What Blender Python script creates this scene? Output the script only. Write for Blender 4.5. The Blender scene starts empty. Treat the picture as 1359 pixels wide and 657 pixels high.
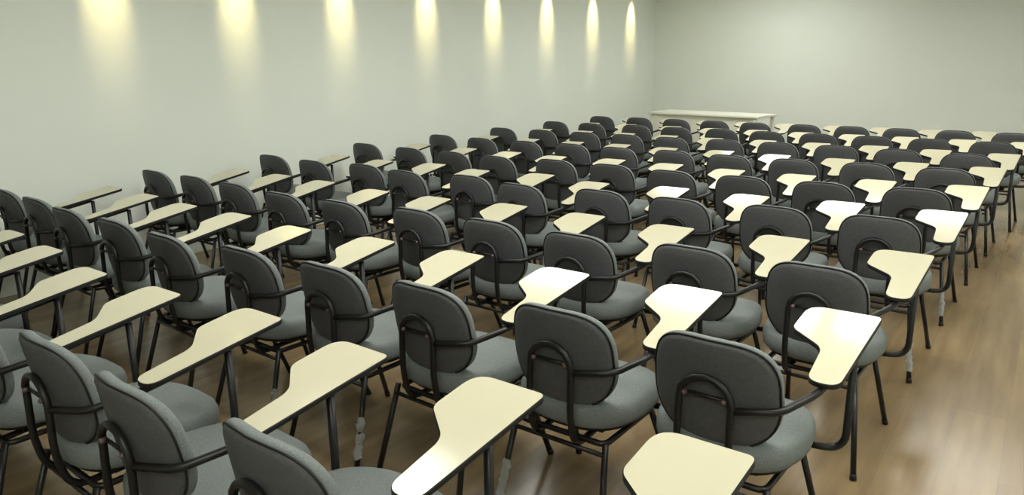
import bpy, bmesh, math, random
from mathutils import Vector, Matrix, Euler

random.seed(7)
sc = bpy.context.scene
COL = sc.collection
R = math.radians

# ------------------------------------------------------------------ camera
CAM_POS = Vector((0.362, -2.392, 1.515))
YAW, PITCH, ROLL, FPX = 0.62211, -0.24712, -0.01063, 992.28
cam_data = bpy.data.cameras.new('camera')
cam_data.sensor_width = 36.0
cam_data.lens = FPX * 36.0 / 1359.0
cam_data.clip_start = 0.02
cam = bpy.data.objects.new('camera', cam_data)
COL.objects.link(cam)
fw = Vector((-math.sin(YAW) * math.cos(PITCH), math.cos(YAW) * math.cos(PITCH), math.sin(PITCH)))
rt0 = Vector((math.cos(YAW), math.sin(YAW), 0))
up0 = rt0.cross(fw)
rt = math.cos(ROLL) * rt0 + math.sin(ROLL) * up0
up = -math.sin(ROLL) * rt0 + math.cos(ROLL) * up0
m = Matrix((rt, up, -fw)).transposed().to_4x4()
m.translation = CAM_POS
cam.matrix_world = m
sc.camera = cam

# ------------------------------------------------------- world and exposure
w = bpy.data.worlds.new('world')
sc.world = w
w.use_nodes = True
w.node_tree.nodes['Background'].inputs[0].default_value = (0.8, 0.9, 0.85, 1)
w.node_tree.nodes['Background'].inputs[1].default_value = 0.05
sc.view_settings.view_transform = 'Standard'
sc.view_settings.look = 'None'
sc.view_settings.gamma = 1.0
sc.view_settings.use_curve_mapping = False
sc.view_settings.exposure = 0.0

PANEL_POWER = 11.9         # emission strength of the ceiling light diffusers
PANEL_COLOR = (1.0, 1.0, 0.93, 1)
SPOT_WATTS = 125.0
SPOT_COLOR = (1.0, 0.80, 0.36)
CEIL = 2.70
WALL_X, BACK_Y, RIGHT_X, FRONT_Y = -5.2, 9.5, 2.2, -4.6


# ---------------------------------------------------------------- materials
def mat(name, color, rough=0.5, spec=0.5, metal=0.0, coat=0.0, noise=None, bump=None):
    ma = bpy.data.materials.new(name)
    ma.use_nodes = True
    nt = ma.node_tree
    b = nt.nodes['Principled BSDF']
    b.inputs['Base Color'].default_value = (*color, 1)
    b.inputs['Roughness'].default_value = rough
    b.inputs['Specular IOR Level'].default_value = spec
    b.inputs['Metallic'].default_value = metal
    b.inputs['Coat Weight'].default_value = coat
    b.inputs['Coat Roughness'].default_value = 0.12
    tc = nt.nodes.new('ShaderNodeTexCoord')
    if noise:
        scale, amt = noise
        n = nt.nodes.new('ShaderNodeTexNoise')
        n.inputs['Scale'].default_value = scale
        n.inputs['Detail'].default_value = 4
        nt.links.new(tc.outputs['Object'], n.inputs['Vector'])
        r = nt.nodes.new('ShaderNodeValToRGB')
        r.color_ramp.elements[0].position = 0.3
        r.color_ramp.elements[1].position = 0.7
        r.color_ramp.elements[0].color = (*[c * (1 - amt) for c in color], 1)
        r.color_ramp.elements[1].color = (*[min(1, c * (1 + amt)) for c in color], 1)
        nt.links.new(n.outputs['Fac'], r.inputs['Fac'])
        nt.links.new(r.outputs['Color'], b.inputs['Base Color'])
    if bump:
        scale, st = bump
        n = nt.nodes.new('ShaderNodeTexNoise')
        n.inputs['Scale'].default_value = scale
        n.inputs['Detail'].default_value = 3
        nt.links.new(tc.outputs['Object'], n.inputs['Vector'])
        bp = nt.nodes.new('ShaderNodeBump')
        bp.inputs['Strength'].default_value = st
        bp.inputs['Distance'].default_value = 0.004
        nt.links.new(n.outputs['Fac'], bp.inputs['Height'])
        nt.links.new(bp.outputs['Normal'], b.inputs['Normal'])
    return ma


M = {}
M['seat'] = mat('grey_woven_fabric', (0.15, 0.170, 0.166), 0.75, 0.35, noise=(220, 0.18), bump=(420, 0.35))
M['back'] = mat('grey_back_fabric', (0.15, 0.170, 0.166), 0.75, 0.35, noise=(220, 0.18), bump=(420, 0.35))
M['shell'] = mat('dark_grey_back_cover', (0.072, 0.075, 0.079), 0.6, 0.35, noise=(90, 0.12), bump=(300, 0.25))
M['plastic'] = mat('black_plastic', (0.010, 0.010, 0.010), 0.5, 0.3)
M['metal'] = mat('black_painted_steel', (0.009, 0.009, 0.009), 0.35, 0.35)
M['knob'] = mat('dull_knob_plastic', (0.10, 0.07, 0.065), 0.4)
M['laminate'] = mat('cream_laminate', (0.535, 0.508, 0.372), 0.12, 0.5, noise=(6, 0.02))
M['wrap'] = mat('clear_plastic_wrap', (0.55, 0.57, 0.55), 0.25, 0.6, bump=(60, 1.0))
M['wrap'].node_tree.nodes['Principled BSDF'].inputs['Alpha'].default_value = 0.45
M['wall'] = mat('pale_green_grey_paint', (0.755, 0.80, 0.745), 0.75, 0.2, noise=(1.2, 0.015))
M['ceiling'] = mat('ceiling_paint', (0.80, 0.81, 0.76), 0.9, 0.1)
M['white'] = mat('white_table_laminate', (0.80, 0.80, 0.70), 0.35, 0.4)
M['steel'] = mat('brushed_trim_metal', (0.6, 0.6, 0.58), 0.3, 0.5, metal=1.0)


def emis(name, color, strength):
    ma = bpy.data.materials.new(name)
    ma.use_nodes = True
    b = ma.node_tree.nodes['Principled BSDF']
    b.inputs['Base Color'].default_value = (0.8, 0.8, 0.8, 1)
    b.inputs['Emission Color'].default_value = color
    b.inputs['Emission Strength'].default_value = strength
    return ma


M['diffuser'] = emis('lit_diffuser', PANEL_COLOR, PANEL_POWER)
M['bulb'] = emis('lit_bulb', (*SPOT_COLOR, 1), 8.0)


def floor_mat():
    ma = bpy.data.materials.new('brown_wood_laminate')
    ma.use_nodes = True
    nt = ma.node_tree
    b = nt.nodes['Principled BSDF']
    tc = nt.nodes.new('ShaderNodeTexCoord')
    mp = nt.nodes.new('ShaderNodeMapping')
    mp.inputs['Rotation'].default_value = (0, 0, R(90))
    nt.links.new(tc.outputs['Object'], mp.inputs['Vector'])
    br = nt.nodes.new('ShaderNodeTexBrick')
    br.inputs['Color1'].default_value = (0.225, 0.158, 0.080, 1)
    br.inputs['Color2'].default_value = (0.19, 0.135, 0.075, 1)
    br.inputs['Mortar'].default_value = (0.18, 0.128, 0.07, 1)
    br.inputs['Scale'].default_value = 1.0
    br.inputs['Mortar Size'].default_value = 0.002
    br.inputs['Brick Width'].default_value = 1.2
    br.inputs['Row Height'].default_value = 0.19
    nt.links.new(mp.outputs['Vector'], br.inputs['Vector'])
    n = nt.nodes.new('ShaderNodeTexNoise')
    n.inputs['Scale'].default_value = 3.0
    n.inputs['Detail'].default_value = 5
    mp2 = nt.nodes.new('ShaderNodeMapping')
    mp2.inputs['Scale'].default_value = (5, 0.5, 1)
    nt.links.new(tc.outputs['Object'], mp2.inputs['Vector'])
    nt.links.new(mp2.outputs['Vector'], n.inputs['Vector'])
    mx = nt.nodes.new('ShaderNodeMixRGB')
    mx.blend_type = 'OVERLAY'
    mx.inputs['Fac'].default_value = 0.5
    nt.links.new(br.outputs['Color'], mx.inputs['Color1'])
    nt.links.new(n.outputs['Fac'], mx.inputs['Color2'])
    nt.links.new(mx.outputs['Color'], b.inputs['Base Color'])
    b.inputs['Roughness'].default_value = 0.22
    b.inputs['Specular IOR Level'].default_value = 0.6
    return ma


M['floor'] = floor_mat()


# ------------------------------------------------------------------ helpers
def obj(name, bm, material, parent=None, smooth=True):
    me = bpy.data.meshes.new(name)
    bmesh.ops.recalc_face_normals(bm, faces=bm.faces[:])
    bm.to_mesh(me)
    bm.free()
    mats = material if isinstance(material, (list, tuple)) else [material]
    for ma in mats:
        me.materials.append(ma)
    for p in me.polygons:
        p.use_smooth = smooth
    o = bpy.data.objects.new(name, me)
    COL.objects.link(o)
    if parent:
        o.parent = parent
    return o


def tag(o, label=None, cat=None, group=None, kind=None):
    if label:
        o['label'] = label
    if cat:
        o['category'] = cat
    if group:
        o['group'] = group
    if kind:
        o['kind'] = kind
    return o


def empty(name, loc=(0, 0, 0), rz=0.0):
    o = bpy.data.objects.new(name, None)
    o.empty_display_size = 0.1
    COL.objects.link(o)
    o.location = loc
    o.rotation_euler = (0, 0, rz)
    return o


def add_box(bm, lo, hi, bevel=0.0):
    r = bmesh.ops.create_cube(bm, size=1.0)
    vs = r['verts']
    for v in vs:
        v.co = Vector([(lo[i] + hi[i]) / 2 + v.co[i] * (hi[i] - lo[i]) for i in range(3)])
    if bevel:
        es = list({e for v in vs for e in v.link_edges})
        bmesh.ops.bevel(bm, geom=es, offset=bevel, segments=2, affect='EDGES')
    return bm


def fillet_path(pts, radius, seg=6):
    """round the corners of a 3D polyline"""
    pts = [Vector(p) for p in pts]
    out = [pts[0]]
    for i in range(1, len(pts) - 1):
        p, a, b = pts[i], pts[i - 1], pts[i + 1]
        r = radius[i] if isinstance(radius, (list, tuple)) else radius
        da, db = (a - p), (b - p)
        ra = min(r, da.length * 0.48)
        rb = min(r, db.length * 0.48)
        pa, pb = p + da.normalized() * ra, p + db.normalized() * rb
        for k in range(seg + 1):
            t = k / seg
            out.append(pa * (1 - t) ** 2 + p * 2 * t * (1 - t) + pb * t * t)
    out.append(pts[-1])
    res = [out[0]]
    for q in out[1:]:
        if (q - res[-1]).length > 1e-5:
            res.append(q)
    return res


def add_tube(bm, path, r, n=8, cap=True, closed=False):
    path = [Vector(p) for p in path]
    rings = []
    N = len(path)
    prev = None
    for i, p in enumerate(path):
        if closed:
            t = (path[(i + 1) % N] - path[i - 1]).normalized()
        else:
            t = (path[min(i + 1, N - 1)] - path[max(i - 1, 0)]).normalized()
        if prev is None:
            ref = Vector((0, 0, 1)) if abs(t.z) < 0.9 else Vector((1, 0, 0))
            u = t.cross(ref).normalized()
        else:
            u = (prev - t * prev.dot(t)).normalized()
        prev = u
        v = t.cross(u)
        rad = r(i / (N - 1)) if callable(r) else r
        rings.append([bm.verts.new(p + u * math.cos(2 * math.pi * k / n) * rad + v * math.sin(2 * math.pi * k / n) * rad) for k in range(n)])
    pairs = list(zip(rings, rings[1:]))
    if closed:
        pairs.append((rings[-1], rings[0]))
    for a, b in pairs:
        for k in range(n):
            bm.faces.new((a[k], a[(k + 1) % n], b[(k + 1) % n], b[k]))
    if cap and not closed:
        bm.faces.new(list(reversed(rings[0])))
        bm.faces.new(rings[-1])
    return bm


def tube(path, r, n=8):
    return add_tube(bmesh.new(), path, r, n)


def sgnpow(x, e):
    return math.copysign(abs(x) ** e, x)


# ------------------------------------------------------------------ setting
def plane_box(name, lo, hi, ma):
    o = obj(name, add_box(bmesh.new(), lo, hi), ma, smooth=False)
    return tag(o, kind='structure')


plane_box('floor', (WALL_X - .1, FRONT_Y - .1, -.1), (RIGHT_X + .1, BACK_Y + .1, 0), M['floor'])
plane_box('ceiling', (WALL_X - .1, FRONT_Y - .1, CEIL), (RIGHT_X + .1, BACK_Y + .1, CEIL + .1), M['ceiling'])
plane_box('wall_left', (WALL_X - .1, FRONT_Y, 0), (WALL_X, BACK_Y, CEIL), M['wall'])
plane_box('wall_back', (WALL_X - .1, BACK_Y, 0), (RIGHT_X + .1, BACK_Y + .1, CEIL), M['wall'])
plane_box('wall_right', (RIGHT_X, FRONT_Y, 0), (RIGHT_X + .1, BACK_Y, CEIL), M['wall'])
plane_box('wall_front', (WALL_X - .1, FRONT_Y - .1, 0), (RIGHT_X + .1, FRONT_Y, CEIL), M['wall'])


# -------------------------------------------------------------------- chair
def cushion(outline, prof, place):
    """outline(a)->(u,v) unit-ish plan curve, prof: list of (scale, height); place(u,v,h)->Vector"""
    bm = bmesh.new()
    n = 40
    rings = []
    for s, h in prof:
        rings.append([bm.verts.new(place(*[s_ for s_ in outline(2 * math.pi * k / n, s)], h)) for k in range(n)])
    for a, b in zip(rings, rings[1:]):
        for k in range(n):
            bm.faces.new((a[k], a[(k + 1) % n], b[(k + 1) % n], b[k]))
    for ring, flip in ((rings[0], True), (rings[-1], False)):
        c = bm.verts.new(sum((v.co for v in ring), Vector()) / n)
        for k in range(n):
            f = (ring[k], ring[(k + 1) % n], c)
            bm.faces.new(tuple(reversed(f)) if flip else f)
    return bm


SX, SY0, SY1 = 0.226, -0.238, 0.230


def seat_outline(a, s):
    c, d = math.cos(a), math.sin(a)
    e = 2 / 2.8
    wx = SX * (1 - 0.20 * max(0.0, d))
    return wx * s * sgnpow(c, e), (SY0 + SY1) / 2 + (SY1 - SY0) / 2 * s * sgnpow(d, e)


def seat_place(u, v, h):
    t = max(0.0, (v - 0.06) / 0.18)
    z = h - 0.028 * t * t + 0.010 * (u / SX) ** 2 * (1 if abs(u) < SX else 1)
    return Vector((u, v, z))


def back_outline(a, s):
    """back seen from behind: wide flat crown, narrower round foot"""
    c, d = math.cos(a), math.sin(a)
    if d >= 0:
        x = 0.190 * sgnpow(c, 2 / 3.5) * (1 - 0.05 * d)
        z = 0.180 * sgnpow(d, 2 / 3.5)
    else:
        x = 0.190 * sgnpow(c, 2 / 2.5)
        z = 0.160 * sgnpow(d, 2 / 2.5)
    return x * s, z * s


BACK_Z, BACK_TILT, BACK_CURVE = 0.592, R(9), 1.25


def back_place(off=0.0):
    def f(u, v, h):
        # h: distance forward from the rear face
        y = h + off + BACK_CURVE * u * u
        z = v
        yy = -0.246 + y * math.cos(BACK_TILT) - z * math.sin(BACK_TILT)
        return Vector((u, yy, BACK_Z + z * math.cos(BACK_TILT) + y * math.sin(BACK_TILT) * 0.3))
    return f


def fillet_poly(pts, seg=7):
    out = []
    n = len(pts)
    for i in range(n):
        x, y, r = pts[i]
        p, a, b = Vector((x, y)), Vector(pts[i - 1][:2]), Vector(pts[(i + 1) % n][:2])
        da, db = a - p, b - p
        ang = da.angle(db)
        t = min(r / math.tan(ang / 2), da.length * 0.49, db.length * 0.49)
        pa, pb = p + da.normalized() * t, p + db.normalized() * t
        for k in range(seg + 1):
            q = k / seg
            out.append(pa * (1 - q) ** 2 + p * 2 * q * (1 - q) + pb * q * q)
    return out


TX, TY, TZ = 0.308, 0.350, 0.720
TABLET_TILT = math.tan(R(9.5))       # the writing surface slopes down towards the sitter
TABLET = [(0, .004, .022), (-.223, 0, .062), (-.223, -.172, .05), (-.108, -.258, .07), (-.094, -.447, .043), (-.006, -.447, .043)]

def tablet_mesh():
    bm = bmesh.new()
    pts = fillet_poly(TABLET)
    # remove duplicates
    q = []
    for p in pts:
        if not q or (p - q[-1]).length > 1e-4:
            q.append(p)
    cx = sum((p for p in q), Vector((0, 0))) / len(q)

    def inset(d):
        r = []
        n = len(q)
        for i in range(n):
            t = (q[(i + 1) % n] - q[i - 1]).normalized()
            nrm = Vector((t.y, -t.x))
            r.append(q[i] - nrm * d)
        return r
    # orientation check: outline is clockwise or not
    area = sum(q[i - 1].x * q[i].y - q[i].x * q[i - 1].y for i in range(len(q)))
    sg = 1 if area > 0 else -1
    levels = [(0.006, -0.017), (0.0, -0.014), (0.0, -0.003), (0.002 * 1, 0.0)]
    rings = []
    for d, z in levels:
        rings.append([bm.verts.new((TX + p.x, TY + p.y * 0.986, TZ + z + p.y * 0.986 * TABLET_TILT)) for p in inset(d * sg)])
    n = len(q)
    for a, b in zip(rings, rings[1:]):
        for k in range(n):
            bm.faces.new((a[k], a[(k + 1) % n], b[(k + 1) % n], b[k])).material_index = 1
    f = bm.faces.new(rings[-1])
    f.material_index = 0
    g = bm.faces.new(list(reversed(rings[0])))
    g.material_index = 1
    return bm


CHAIR_CAT = 'chair'


LEGS = {}


def make_chair():
    root = empty('tablet_chair')
    # seat
    prof = [(0.86, 0.376), (0.95, 0.378), (0.985, 0.386), (0.998, 0.402), (1.0, 0.418), (0.99, 0.434), (0.965, 0.447), (0.91, 0.456), (0.80, 0.461), (0.6, 0.462), (0.3, 0.459)]
    seat = obj('seat', cushion(seat_outline, prof, seat_place), M['seat'], root)
    sh = [(0.55, 0.356), (0.84, 0.358), (0.90, 0.364), (0.925, 0.381)]
    obj('seat_shell', cushion(seat_outline, sh, seat_place), M['plastic'], seat)
    # backrest: cushion in front, cover behind
    prof = [(0.955, 0.010), (0.99, 0.014), (1.0, 0.022), (0.99, 0.034), (0.95, 0.044), (0.85, 0.050), (0.5, 0.050), (0.2, 0.048)]
    back = obj('backrest', cushion(back_outline, prof, back_place()), M['back'], root)
    prof = [(0.3, -0.002), (0.7, -0.001), (0.90, 0.000), (0.955, 0.004), (0.972, 0.010), (0.965, 0.016)]
    obj('back_cover', cushion(back_outline, prof, back_place()), M['shell'], back)
    bp = back_place()
    rim = []
    for k in range(44):
        u, v = back_outline(2 * math.pi * k / 44, 0.985)
        rim.append(bp(u, v, 0.009))
    obj('back_trim', add_tube(bmesh.new(), rim, .0032, 6, closed=True), M['plastic'], back)
    # back frame: inverted U behind the backrest
    L = 0.077
    pts = [(-L, 0.06, .342), (-L, -.09, .330), (-L, -.244, .316), (-L, -.272, .44), (-L, -.268, .590)]
    arch = []
    for k in range(9):
        a = math.pi * k / 8
        arch.append((-L * math.cos(a), -.270, .590 + .070 * math.sin(a)))
    side = fillet_path(pts, [0, .03, .07, .05, 0])
    path = side + [Vector(p) for p in arch[1:-1]] + [Vector((-p.x, p.y, p.z)) for p in reversed(side)]
    fr = obj('back_frame', tube(path, .0110), M['metal'], root)
    rod = obj('adjusting_rod', tube([(-L, -.266, .604), (L, -.266, .604)], .006, 6), M['metal'], fr)
    for s in (-1, 1):
        kb = bmesh.new()
        add_tube(kb, [(s * .058, -.266, .604), (s * .058, -.279, .604), (s * .058, -.283, .604)], lambda t: .008 if t < .9 else .005, 8)
        obj('screw', kb, M['knob'], rod)

    def under(y, d=.0275):                       # just below the sloping tablet
        return TZ - d + (y - TY) * TABLET_TILT
    ex = TX - .030
    ax = TX - .050
    p = fillet_path([(L, -.268, .580), (.192, -.214, .588), (ax, -.085, under(-.085)), (ax, .17, under(.17))],
                    [0, .03, .05, 0])
    obj('tablet_arm', tube(p, .0110), M['metal'], root)
    wt = obj('writing_tablet', tablet_mesh(), [M['laminate'], M['plastic']], root, smooth=False)
    wt['label'] = 'cream writing tablet with a black edge'
    fr['label'] = 'black steel tube frame'
    p = fillet_path([(ex, .168, under(.168)), (ex, .168, .335), (.12, .13, .335)], [0, .06, 0])
    obj('tablet_post', tube(p, .0118), M['metal'], root)
    # undercarriage
    sf = bmesh.new()
    loop = [(-.165, -.205), (.165, -.205), (.165, .13), (-.165, .13)]
    q = fillet_poly([(x, y, .03) for x, y in loop], 4)
    add_tube(sf, [(v.x, v.y, .336) for v in q], .010, 8, closed=True)
    fs = obj('seat_frame', sf, M['metal'], root)
    for s in (-1, 1):
        obj('seat_bracket', add_box(bmesh.new(), (s * .10 - .02, -.14, .334), (s * .10 + .02, .15, .358), .003), M['metal'], fs, smooth=False)
        for (top, foot) in (((s * .165, .105, .345), (s * .205 + .016, .215, 0)), ((s * .172, -.212, .345), (s * .205 + .020, -.328, 0))):
            a, b = Vector(top), Vector(foot)
            d = (b - a)
            lg = obj('leg', tube([a, a + d * .97], .0108), M['metal'], root)
            LEGS[('F' if foot[1] > 0 else 'R') + ('L' if s < 0 else 'R')] = (lg, a, b)
            obj('foot_cap', tube([a + d * .94, a + d * .955, b + Vector((0, 0, .001))], .0125), M['plastic'], lg)
    # rail between the rear legs
    obj('stretcher', tube([(-.175, -.226, .312), (.175, -.226, .312)], .008), M['metal'], root)
    return root


def tree(root):
    return [(ch, tree(ch)) for ch in root.children]


def copy_tree(o, kids, parent=None, made=None):
    c = o.copy()
    COL.objects.link(c)
    c.parent = parent
    if made is not None:
        made[o] = c
    for ch, sub in kids:
        copy_tree(ch, sub, c, made)
    return c


ORD = ['first', 'second', 'third', 'fourth', 'fifth', 'sixth', 'seventh', 'eighth', 'ninth', 'tenth']
ROWNAME = {1: 'the nearest row', 2: 'the second row from the camera', 3: 'the third row from the camera',
           4: 'the fourth row from the camera', 5: 'the middle, fifth row', 6: 'the sixth row from the camera',
           7: 'the third-farthest row', 8: 'the second-farthest row', 9: 'the farthest row'}


def chair_label(r, c):
    row = ROWNAME[r]
    if r == 1:
        special = {10: 'grey tablet chair at the right end of the nearest row, mostly below the picture',
                   9: 'grey tablet chair, its backrest cut by the bottom edge, second from right in nearest row'}
        if c in special:
            return special[c]
        return 'grey tablet chair, %s from the right end in the nearest row' % ORD[10 - c]
    if c == 10:
        return 'grey tablet chair at the right aisle end of %s' % row
    if c == 1:
        return 'grey tablet chair next to the left wall in %s' % row
    if c >= 6:
        return 'grey tablet chair, %s from the right aisle in %s' % (ORD[10 - c], row)
    return 'grey tablet chair, %s from the left wall in %s' % (ORD[c - 1], row)

SPOTS = [
    (1, 3, -3.904, -1.243, -2.0),
    (1, 4, -3.402, -1.294, -2.1),
    (1, 5, -2.868, -1.369, -2.9),
    (1, 6, -2.375, -1.361, -2.5),
    (1, 7, -1.871, -1.320, -3.1),
    (1, 8, -1.378, -1.346, -4.1),
    (1, 9, -0.880, -1.314, -3.5),
    (1, 10, -0.357, -1.323, -2.4),
    (2, 1, -4.848, -0.275, -3.0),
    (2, 2, -4.355, -0.305, -2.4),
    (2, 3, -3.857, -0.359, -3.1),
    (2, 4, -3.347, -0.367, -2.6),
    (2, 5, -2.816, -0.407, -3.8),
    (2, 6, -2.298, -0.367, -2.7),
    (2, 7, -1.805, -0.348, -2.6),
    (2, 8, -1.309, -0.339, -3.7),
    (2, 9, -0.803, -0.292, -1.6),
    (2, 10, -0.307, -0.266, -2.5),
    (3, 1, -4.820, 0.677, -2.7),
    (3, 2, -4.328, 0.674, -2.2),
    (3, 3, -3.829, 0.641, -2.1),
    (3, 4, -3.266, 0.581, -3.0),
    (3, 5, -2.773, 0.590, -3.2),
    (3, 6, -2.262, 0.644, -2.7),
    (3, 7, -1.769, 0.634, -2.4),
    (3, 8, -1.276, 0.611, -2.4),
    (3, 9, -0.762, 0.672, -2.7),
    (3, 10, -0.269, 0.660, -2.0),
    (4, 1, -4.835, 1.696, -2.1),
    (4, 2, -4.274, 1.651, -2.9),
    (4, 3, -3.762, 1.708, -2.5),
    (4, 4, -3.269, 1.624, -3.2),
    (4, 5, -2.750, 1.694, -2.6),
    (4, 6, -2.257, 1.580, -4.0),
    (4, 7, -1.734, 1.656, -2.5),
    (4, 8, -1.241, 1.649, -3.4),
    (4, 9, -0.732, 1.701, -2.5),
    (4, 10, -0.239, 1.710, -1.9),
    (5, 1, -4.808, 2.719, -2.2),
    (5, 2, -4.213, 2.675, -3.2),
    (5, 3, -3.697, 2.649, -3.1),
    (5, 4, -3.204, 2.604, -2.9),
    (5, 5, -2.689, 2.665, -2.1),
    (5, 6, -2.196, 2.652, -2.5),
    (5, 7, -1.703, 2.595, -3.1),
    (5, 8, -1.211, 2.599, -1.9),
    (5, 9, -0.718, 2.620, -2.1),
    (5, 10, -0.211, 2.668, -2.1),
    (6, 1, -4.716, 3.696, -2.5),
    (6, 2, -4.168, 3.650, -2.6),
    (6, 3, -3.641, 3.643, -2.5),
    (6, 4, -3.148, 3.666, -2.5),
    (6, 5, -2.655, 3.623, -2.5),
    (6, 6, -2.156, 3.656, -2.5),
    (6, 7, -1.663, 3.605, -2.5),
    (6, 8, -1.170, 3.607, -2.4),
    (6, 9, -0.664, 3.653, -2.9),
    (6, 10, -0.171, 3.645, -2.5),
    (7, 1, -4.640, 4.646, -2.5),
    (7, 2, -4.116, 4.660, -2.5),
    (7, 3, -3.592, 4.658, -2.5),
    (7, 4, -3.099, 4.656, -2.4),
    (7, 5, -2.606, 4.623, -2.5),
    (7, 6, -2.095, 4.677, -2.5),
    (7, 7, -1.602, 4.679, -2.5),
    (7, 8, -1.110, 4.690, -2.5),
    (7, 9, -0.617, 4.638, -2.7),
    (7, 10, -0.124, 4.592, -2.5),
    (8, 1, -4.584, 5.664, -2.5),
    (8, 2, -4.069, 5.650, -2.5),
    (8, 3, -3.499, 5.677, -2.5),
    (8, 4, -2.994, 5.638, -2.5),
    (8, 5, -2.492, 5.677, -2.4),
    (8, 6, -1.999, 5.647, -2.5),
    (8, 7, -1.497, 5.658, -2.5),
    (8, 8, -1.004, 5.661, -2.5),
    (8, 9, -0.511, 5.650, -2.5),
    (8, 10, -0.018, 5.648, -2.5),
    (9, 1, -4.489, 6.663, -2.5),
    (9, 2, -3.953, 6.679, -2.5),
    (9, 3, -3.434, 6.660, -2.4),
    (9, 4, -2.942, 6.665, -2.5),
    (9, 5, -2.442, 6.638, -2.4),
    (9, 6, -1.883, 6.629, -2.4),
    (9, 7, -1.389, 6.647, -2.4),
    (9, 8, -0.896, 6.619, -2.4),
    (9, 9, -0.404, 6.627, -2.4),
    (9, 10, 0.089, 6.604, -2.4),
]

proto = make_chair()
kids = tree(proto)
# scraps of clear wrapping still taped round some legs
WRAPPED = {(2, 6): ['RR'], (2, 7): ['RR'], (2, 9): ['RL', 'RR'], (4, 10): ['RR'], (5, 10): ['RR'], (1, 5): ['FR']}


def wrap_mesh(a, b, t0, t1):
    d = b - a
    n = 14
    path = [a + d * (t0 + (t1 - t0) * k / n) + Vector((random.uniform(-.003, .003), random.uniform(-.003, .003), 0)) for k in range(n + 1)]
    rad = [random.uniform(.0125, .0185) for k in range(n + 1)]
    bm = bmesh.new()
    add_tube(bm, path, lambda t: rad[int(round(t * n))], 9, cap=False)
    for v in bm.verts:
        v.co += Vector((random.uniform(-.0018, .0018), random.uniform(-.0018, .0018), random.uniform(-.003, .003)))
    return bm


for i, (r, c, x, y, a) in enumerate(SPOTS):
    made = {}
    if i == 0:
        o = proto
    else:
        o = copy_tree(proto, kids, None, made)
    o.location = (x, y, 0)
    o.rotation_euler = (0, 0, R(a))
    tag(o, chair_label(r, c), CHAIR_CAT, 'grey tablet-arm chairs set out in rows')
    for key in WRAPPED.get((r, c), []):
        lg, p, q = LEGS[key]
        wr = obj('plastic_wrap', wrap_mesh(p, q, .42, .84), M['wrap'], made[lg])
        wr['label'] = 'crumpled clear plastic wrap round the leg'


# -------------------------------------------------- white table at the front
def make_table(loc, rz, length, depth, h):
    t = empty('folding_table', loc, rz)
    tag(t, 'long white table with a front panel, beyond the farthest chairs near the far corner', 'table')
    l2, d2 = length / 2, depth / 2
    obj('tabletop', add_box(bmesh.new(), (-l2, -d2, h - .03), (l2, d2, h), .006), M['white'], t, smooth=False)
    obj('front_panel', add_box(bmesh.new(), (-l2 + .06, -d2 + .05, h - .45), (l2 - .06, -d2 + .07, h - .032), .004), M['white'], t, smooth=False)
    for sx in (-1, 1):
        for sy in (-1, 1):
            x, y = sx * (l2 - .05), sy * (d2 - .04)
            obj('leg', add_box(bmesh.new(), (x - .02, y - .02, 0), (x + .02, y + .02, h - .032), .004), M['white'], t, smooth=False)
    return t


make_table((-3.62, 8.05, 0), R(-8), 1.72, 0.60, 0.74)


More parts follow.
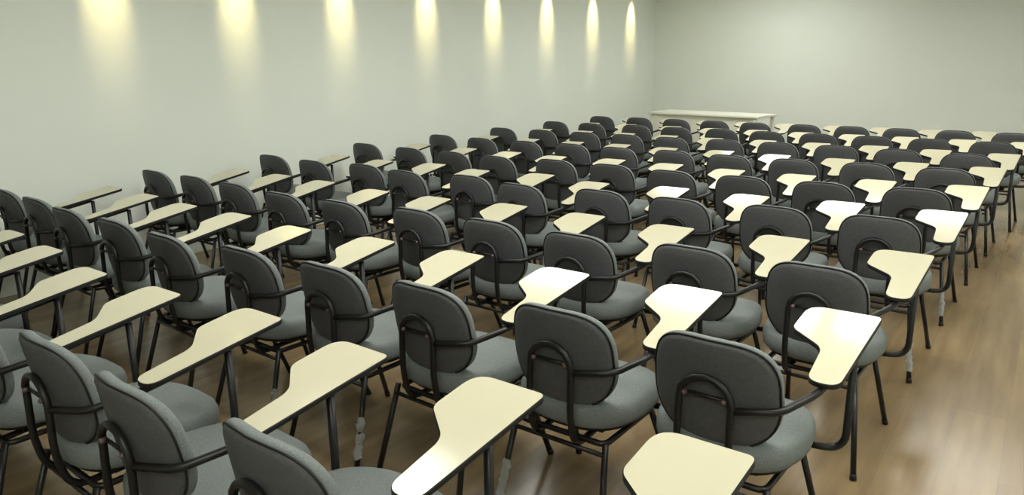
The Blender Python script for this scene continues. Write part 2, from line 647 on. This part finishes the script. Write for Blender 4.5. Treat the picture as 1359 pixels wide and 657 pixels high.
# ---------------------------------------------------------- ceiling lighting
def make_spot():
    t = empty('recessed_spotlight')
    ring = bmesh.new()
    path = [(.045 * math.cos(2 * math.pi * k / 20), .045 * math.sin(2 * math.pi * k / 20), -.004) for k in range(20)]
    add_tube(ring, path, .006, 6, closed=True)
    obj('trim_ring', ring, M['steel'], t)
    b = bmesh.new()
    add_tube(b, [(0, 0, -.004), (0, 0, -.010), (0, 0, -.014)], lambda q: .038 if q < .9 else .030, 16)
    obj('bulb', b, M['bulb'], t)
    ld = bpy.data.lights.new('spot_lamp', 'SPOT')
    ld.energy = SPOT_WATTS
    ld.color = SPOT_COLOR
    ld.spot_size = R(33)
    ld.spot_blend = 1.0
    ld.shadow_soft_size = 0.03
    lo = bpy.data.objects.new('spot_lamp', ld)
    COL.objects.link(lo)
    lo.parent = t
    lo.location = (0, 0, -.02)
    lo.rotation_euler = (0, R(23), 0)          # leans slightly towards the wall
    return t


SPOT_Y = [0.463, 1.53, 2.64, 3.845, 5.028, 6.205, 7.412, 8.614]
sp = make_spot()
sk = tree(sp)
for i, y in enumerate(SPOT_Y):
    o = sp if i == 0 else copy_tree(sp, sk)
    o.location = (WALL_X + .25, y, CEIL)
    place = ['nearest the camera', 'second from the camera', 'third from the camera', 'fourth from the camera',
             'fourth from the far corner', 'third from the far corner', 'second from the far corner', 'nearest the far corner'][i]
    tag(o, 'small warm spotlight recessed above the left wall, %s' % place, 'spotlight', 'spotlights along the left wall')


def make_troffer():
    t = empty('ceiling_light')
    f = bmesh.new()
    for lo, hi in (((-.64, -.32, -.012), (.64, -.30, 0)), ((-.64, .30, -.012), (.64, .32, 0)),
                   ((-.64, -.30, -.012), (-.62, .30, 0)), ((.62, -.30, -.012), (.64, .30, 0))):
        add_box(f, lo, hi)
    obj('frame', f, M['white'], t, smooth=False)
    obj('diffuser', add_box(bmesh.new(), (-.62, -.30, -.008), (.62, .30, -.001)), M['diffuser'], t, smooth=False)
    return t


tf = make_troffer()
tk = tree(tf)
k = 0
ROWN = ['behind the camera', 'over the nearest row', 'over the middle rows', 'over the farthest rows', 'added near the back wall to brighten it']
COLN = ['nearest the left wall', 'second from the left wall', 'second from the right wall', 'nearest the right wall']
for j, y in enumerate((-3.15, -0.20, 2.75, 5.80, 8.1)):  # last row holds a lone unseen lamp, added to brighten the back wall
    for i, x in enumerate((-2.9, -1.5, -0.1, 1.3)):
        if (j == 4 and i > 0) or (j == 0 and i < 2):
            continue
        o = tf if k == 0 else copy_tree(tf, tk)
        k += 1
        o.location = (x, y, CEIL)
        tag(o, 'long lit ceiling light %s, %s' % (ROWN[j], COLN[i]), 'ceiling light', 'ceiling lights')
